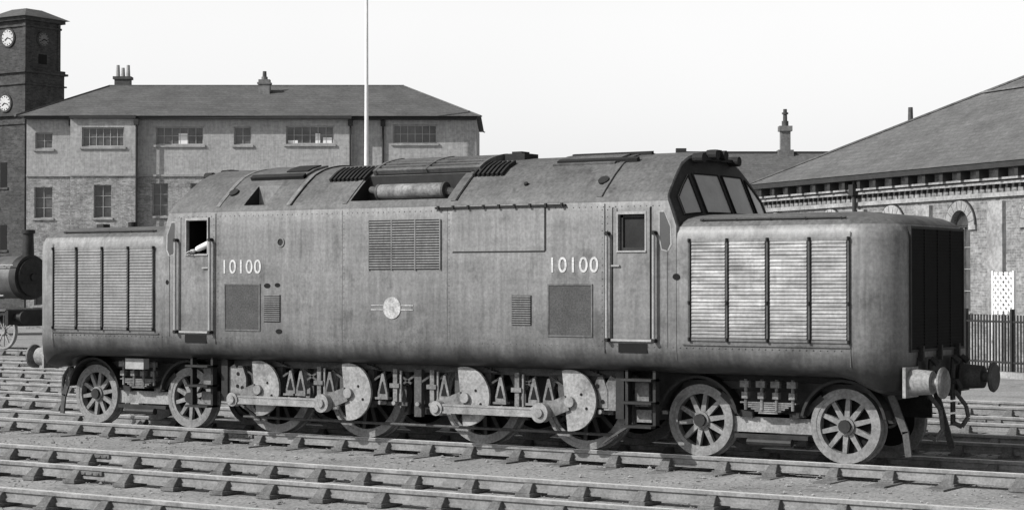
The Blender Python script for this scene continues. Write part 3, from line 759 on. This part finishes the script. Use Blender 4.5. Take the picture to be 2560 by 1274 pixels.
def shed():
    P=empty("brick_station_building",(-13.9,38.77,0),math.atan2(-8.2,11.9))
    L_=24; ev=5.55; D=24
    b=B(); gl=B(); fr=B(); gt=B(); pl=B()
    cs=[.72+3.6*k for k in range(7)]
    w=.45
    ops=[(c-w,c+w,1.3,3.85) for c in cs]
    wall(b,gl,0,L_,-.3,3.85,ops)
    for i,c in enumerate(cs):
        n=12; x_prev=cs[i-1]+w if i else 0
        b.quad((x_prev,0,3.85),(c-w,0,3.85),(c-w,0,4.6),(x_prev,0,4.6))
        for k in range(n):
            t0=math.pi-math.pi*k/n; t1=math.pi-math.pi*(k+1)/n
            xa,za=c+w*math.cos(t0),3.85+w*math.sin(t0); xb,zb=c+w*math.cos(t1),3.85+w*math.sin(t1)
            b.quad((xa,0,za),(xb,0,zb),(xb,0,4.6),(xa,0,4.6)); gl.quad((xa,.14,3.85),(xb,.14,3.85),(xb,.14,zb),(xa,.14,za)); b.quad((xa,0,za),(xa,.14,za),(xb,.14,zb),(xb,0,zb))
        pl.ring(c,3.85,-.07,.02,w+.28,w,20,0,math.pi); gt.ring(c,3.85,-.05,.02,w+.32,w+.285,20,0,math.pi)
        for k in range(8):
            t_=math.pi*(k+.5)/8; gt.bar((c+math.cos(t_)*(w+.01),-.073,3.85+math.sin(t_)*(w+.01)),(c+math.cos(t_)*(w+.27),-.073,3.85+math.sin(t_)*(w+.27)),.006,.012)
        pl.box(c-w-.34,c-w,-.08,.02,3.72,3.85); pl.box(c+w,c+w+.34,-.08,.02,3.72,3.85); pl.box(c-w-.1,c+w+.1,-.1,.02,1.15,1.3)
        frames(fr,c-w,c+w,1.3,3.85,0,2,4,t=.05)
        pl.box(c+1.45,c+2.15,-.13,.02,-.2,4.5)
    b.quad((cs[-1]+w,0,3.85),(L_,0,3.85),(L_,0,4.6),(cs[-1]+w,0,4.6))
    b.quad((0,0,4.6),(L_,0,4.6),(L_,0,ev),(0,0,ev))
    b.quad((0,0,-.3),(0,D,-.3),(0,D,ev),(0,0,ev)); b.quad((L_,0,-.3),(L_,D,-.3),(L_,D,ev),(L_,0,ev)); b.quad((0,D,-.3),(L_,D,-.3),(L_,D,ev),(0,D,ev))
    pl.box(-.05,L_,-.10,.02,4.62,4.74); pl.box(-.05,L_,-.14,.02,4.98,5.06)
    for k in range(int(L_/.9)): x=.2+k*.9; gt.box(x-.08,x+.08,-.34,-.0,5.16,5.42)
    for k in range(int(L_/.3)): x=.1+k*.3; gt.box(x-.04,x+.04,-.135,-.0,4.86,4.98)
    pl.box(-.2,L_,-.22,.0,5.10,5.16)
    gt.box(-.4,L_,-.42,.0,5.42,5.58)
    gt.cyl((6.03,-.2,-.2),(6.03,-.2,5.4),.07,n=8); gt.box(5.9,6.16,-.34,-.1,4.95,5.3)
    b.make("brick_walls",M_brickp,P,fix=False); gl.make("window_glass",M_wglass,P,fix=False); fr.make("window_frames",M_stones,P); pl.make("stone_dressings",M_stones,P); gt.make("gutter_and_brackets",M_gutter,P)
    r=B(); e=ev+.04; zr=11.9; a=(-.45,-.45,e); c=(L_+12,-.45,e); q=(12,12,zr); s_=(L_+12,12,zr); r.quad(a,c,s_,q); r.quad(a,q,(-.45,D+.45,e)); r.quad((-.45,D+.45,e),q,s_,(L_+12,D+.45,e)); r.quad(a,(-.45,D+.45,e),(L_+12,D+.45,e),c); r.quad(c,(L_+12,D+.45,e),s_); r.make("slate_roof",M_slate2,P)
    rd=B(); rd.bar(a,q,.16,.06); rd.bar((-.45,D+.45,e),q,.16,.06); rd.bar(q,s_,.25,.14)
    rd.make("hip_and_ridge",M_slate,P)
    rd=B(); rd.bar((5.4,5.2,e+2.92),(L_+10,5.2,e+2.92),.10,.05); rd.make("lead_flashing",M_chim,P)
shed()
def midroof():
    P=empty("outbuilding",(-36.4,74.4,0),math.radians(33.3))
    B().box(.5,24,.5,7.5,-.3,7.4).make("walls",M_brick,P)
    r=B(); e=7.4; zr=9.75; a=(0,0,e);b_=(24.5,0,e);c=(24.5,8,e);d=(0,8,e);q=(.2,4,zr);s_=(24,4,zr)
    r.quad(a,b_,s_,q); r.quad(b_,c,s_); r.quad(c,d,q,s_); r.quad(d,a,q); r.quad(a,d,c,b_); r.make("slate_roof",M_slate,P)
    t=B(); t.bar(q,s_,.2,.15); t.box(.0,.6,3.8,4.2,9.7,10.0); t.make("ridge",M_gutter,P)
    k=B(); x=6.4; k.box(x-.45,x+.45,3.6,4.4,8.5,9.9); k.box(x-.28,x+.28,3.72,4.28,9.9,11.2); k.box(x-.38,x+.38,3.62,4.38,11.0,11.3); k.make("chimney_stack",M_chim,P)
    B().cyl((x,4,11.3),(x,4,12.3),.14,.11,n=10).cyl((x,4,11.3),(x,4,11.6),.2,n=10).cyl((x,4,12.0),(x,4,12.1),.19,n=10).make("chimney_pot",M_gear2,P)
midroof()
def far_chimney():
    P=empty("distant_chimney",(-29.4,91.05,0))
    B().box(-.4,.4,-.3,.3,-.2,11.9).box(-.5,.5,-.4,.4,11.6,11.8).make("stack",M_chim,P); B().cyl((0,0,11.9),(0,0,12.95),.17,.14,n=10).make("pot",M_gear2,P)
far_chimney()
def flagpole():
    P=empty("flagpole",(-43.9,55.0,0))
    B().cyl((0,0,-.2),(0,0,18),.14,.07,n=12).make("pole",M_white,P,smooth=True); B().cyl((0,0,-.2),(0,0,.6),.25,.2,n=12).make("base",M_stonew,P)
    B().cyl((.0,0,18),(0,0,18.2),.12,.05,n=10).make("truck",M_white,P)
flagpole()
def steam():
    P=empty("steam_locomotive",(-32.2,22.3,0))
    k=B(); l=B()
    k.cyl((-.75,0,2.35),(-.45,0,2.35),.74,n=32); k.cyl((-.45,0,2.35),(-.38,0,2.35),.62,n=32)
    k.cyl((-.62,0,3.0),(-.62,0,3.85),.2,.17,n=20); k.cyl((-.62,0,3.8),(-.62,0,3.92),.23,n=20)
    k.box(-8.5,-.3,-.6,.6,.75,1.22); k.box(-.4,-.25,-1.2,1.2,.8,1.28)
    k.box(-8.2,-6.6,-1.2,1.2,1.28,3.5); k.box(-8.4,-6.4,-1.3,1.3,3.5,3.58)
    k.cyl((-4.0,0,3.0),(-4.0,0,3.55),.3,.25,n=16)
    l.cyl((-6.6,0,2.35),(-.75,0,2.35),.70,n=32); l.box(-7.5,-.35,-1.2,1.2,1.24,1.32)
    for x in(-1.9,-2.9,-4.2,-5.4): k.cyl((x,0,2.35),(x+.05,0,2.35),.715,n=32)
    k.cyl((-.37,0,2.35),(-.33,0,2.35),.12,n=12); k.bar((-.34,-.5,2.5),(-.34,.5,2.5),.03,.05); k.bar((-.34,-.5,2.2),(-.34,.5,2.2),.03,.05)
    for y in(-.86,.86): k.cyl((-.25,y,1.05),(.1,y,1.05),.12,n=14); k.cyl((.1,y,1.05),(.16,y,1.05),.2,n=18)
    k.make("smokebox_cab_and_frames",M_frame,P,smooth=True); l.make("boiler_cladding",M_boiler,P,smooth=True)
    h=B().cyl((-6.5,-.76,2.75),(-.5,-.76,2.75),.02,n=8)
    for x in(-5.5,-4,-2.5,-1): h.cyl((x,-.66,2.72),(x,-.78,2.76),.02,n=6)
    h.make("boiler_handrail",M_steel,P)
    w=B()
    for x,r in((-.95,.60),(-2.9,.72),(-4.9,.72)):
        w.ring(x,r,-.8,-.68,r,r-.08,32); w.cyl((x,-.82,r),(x,-.7,r),.13,n=14)
        for j in range(12):
            t=j*math.pi/6; w.bar((x,-.74,r),(x+math.cos(t)*(r-.05),-.74,r+math.sin(t)*(r-.05)),.04,.04)
    w.box(-5.0,-2.8,-.95,-.88,.6,.7); w.cyl((-2.4,-.98,1.75),(-.7,-.98,1.75),.03,n=8); w.box(-2.8,-1.0,-.9,-.84,.72,.78); w.make("wheels_and_motion",M_gear,P)
steam()
def hut():
    P=empty("lineside_hut",(-56.1,36.6,0))
    B().box(0,4.3,0,1.2,-.2,5.4).make("walls",M_wood,P); B().box(-.2,4.5,-.2,1.4,5.4,5.55).make("roof",M_slate,P)
    B().box(1.2,2.4,-.03,0.01,2.6,4.3).box(4.28,4.33,.3,.9,2.8,4.2).make("windows",M_wglass,P); B().box(1.1,2.5,-.05,.01,2.5,2.6).box(1.1,2.5,-.05,.01,4.3,4.4).make("window_trim",M_wframe,P)
hut()
def fence():
    P=empty("iron_railings",(-13.9,38.77,0),math.atan2(-8.2,11.9))
    b=B()
    for k in range(140):
        x=6+k*.13; b.box(x-.015,x+.015,-3.015,-2.985,-.2,1.35)
    for k in range(10): x=6+k*2; b.box(x-.04,x+.04,-3.05,-2.95,-.2,1.5)
    b.box(6,24.3,-3.025,-2.975,1.15,1.2); b.box(6,24.3,-3.025,-2.975,.1,.15); b.make("bars_and_rails",M_frame,P)
    P=empty("garden_trellis",(-13.9,38.77,0),math.atan2(-8.2,11.9))
    b=B(); x0=16.1
    z_lo,z_hi=1.35,2.45
    def clip(p,q):
        d=q-p; t0,t1=0,1
        for lim,s_ in((z_lo,1),(z_hi,-1)):
            fp=(p.z-lim)*s_; fq=(q.z-lim)*s_
            if fp<0 and fq<0: return None
            if fp<0: t0=max(t0,fp/(fp-fq))
            if fq<0: t1=min(t1,fp/(fp-fq))
        return (p+d*t0,p+d*t1) if t1>t0 else None
    for k in range(-6,12):
        for sgn in(1,-1):
            z0=.9+k*.2
            r=clip(Vector((x0,-2.2,z0)),Vector((x0+.9,-2.2+.01*sgn,z0+sgn*.8)))
            if r: b.bar(r[0],r[1],.03,.06)
    for x in(x0,x0+.9): b.box(x-.03,x+.03,-2.24,-2.16,-.2,2.5)
    b.make("lattice",M_white,P)
fence()
def platform():
    P=empty("station_platform",(-13.9,38.77,0),math.atan2(-8.2,11.9))
    B().box(2,30,-3.6,-.05,-.4,-.12).make("paving",M_stonew,P); B().box(2,30,-3.9,-3.6,-.4,-.06).make("kerb",M_stones,P)
platform()

# ------------------------------------------------------------------ light, sky, camera
el=math.radians(37); hx,hy=.53,.848
d=Vector((hx*math.cos(el),hy*math.cos(el),-math.sin(el)))
sl=bpy.data.lights.new("sun","SUN"); sl.energy=4.9; sl.angle=math.radians(.6); sl.color=(1,.99,.975)
so=bpy.data.objects.new("sun",sl); so.rotation_euler=d.to_track_quat('-Z','Y').to_euler(); so.location=(0,-30,40); C.objects.link(so)
w=bpy.data.worlds.new("World"); sc.world=w; w.use_nodes=True; nt=w.node_tree; N=nt.nodes; L=nt.links
bg=N["Background"]; sk=N.new("ShaderNodeTexSky"); sk.sky_type='NISHITA'; sk.sun_disc=False; sk.sun_elevation=el; sk.sun_rotation=math.atan2(-hx,-hy); sk.dust_density=4; sk.air_density=1.5
bw=N.new("ShaderNodeRGBToBW"); L.new(sk.outputs[0],bw.inputs[0])
dm=N.new("ShaderNodeMath"); dm.operation='MULTIPLY'; dm.inputs[1].default_value=.6; L.new(bw.outputs[0],dm.inputs[0])
tc=N.new("ShaderNodeTexCoord"); sx=N.new("ShaderNodeSeparateXYZ"); L.new(tc.outputs["Generated"],sx.inputs[0])
hz=N.new("ShaderNodeMapRange"); hz.interpolation_type='SMOOTHSTEP'; hz.inputs["From Min"].default_value=.13; hz.inputs["From Max"].default_value=.30; hz.inputs["To Min"].default_value=4.6; hz.inputs["To Max"].default_value=0
L.new(sx.outputs[2],hz.inputs[0])
no=N.new("ShaderNodeTexNoise"); no.inputs["Scale"].default_value=3.5; no.inputs["Detail"].default_value=4; L.new(tc.outputs["Generated"],no.inputs["Vector"])
nm=N.new("ShaderNodeMapRange"); nm.inputs["To Min"].default_value=.94; nm.inputs["To Max"].default_value=1.05; L.new(no.outputs[0],nm.inputs[0])
ad=N.new("ShaderNodeMath"); L.new(dm.outputs[0],ad.inputs[0]); L.new(hz.outputs[0],ad.inputs[1])
ml=N.new("ShaderNodeMath"); ml.operation='MULTIPLY'; L.new(ad.outputs[0],ml.inputs[0]); L.new(nm.outputs[0],ml.inputs[1])
L.new(ml.outputs[0],bg.inputs["Color"]); bg.inputs["Strength"].default_value=.15
cam=bpy.data.cameras.new("camera"); co=bpy.data.objects.new("camera",cam); C.objects.link(co); sc.camera=co
co.location=(15.931,-22.757,2.208); co.rotation_euler=(math.radians(90.7856),0,math.radians(33.298)); cam.lens=4867.1/2560*36; cam.sensor_width=36; cam.clip_end=4000; cam.clip_start=.1
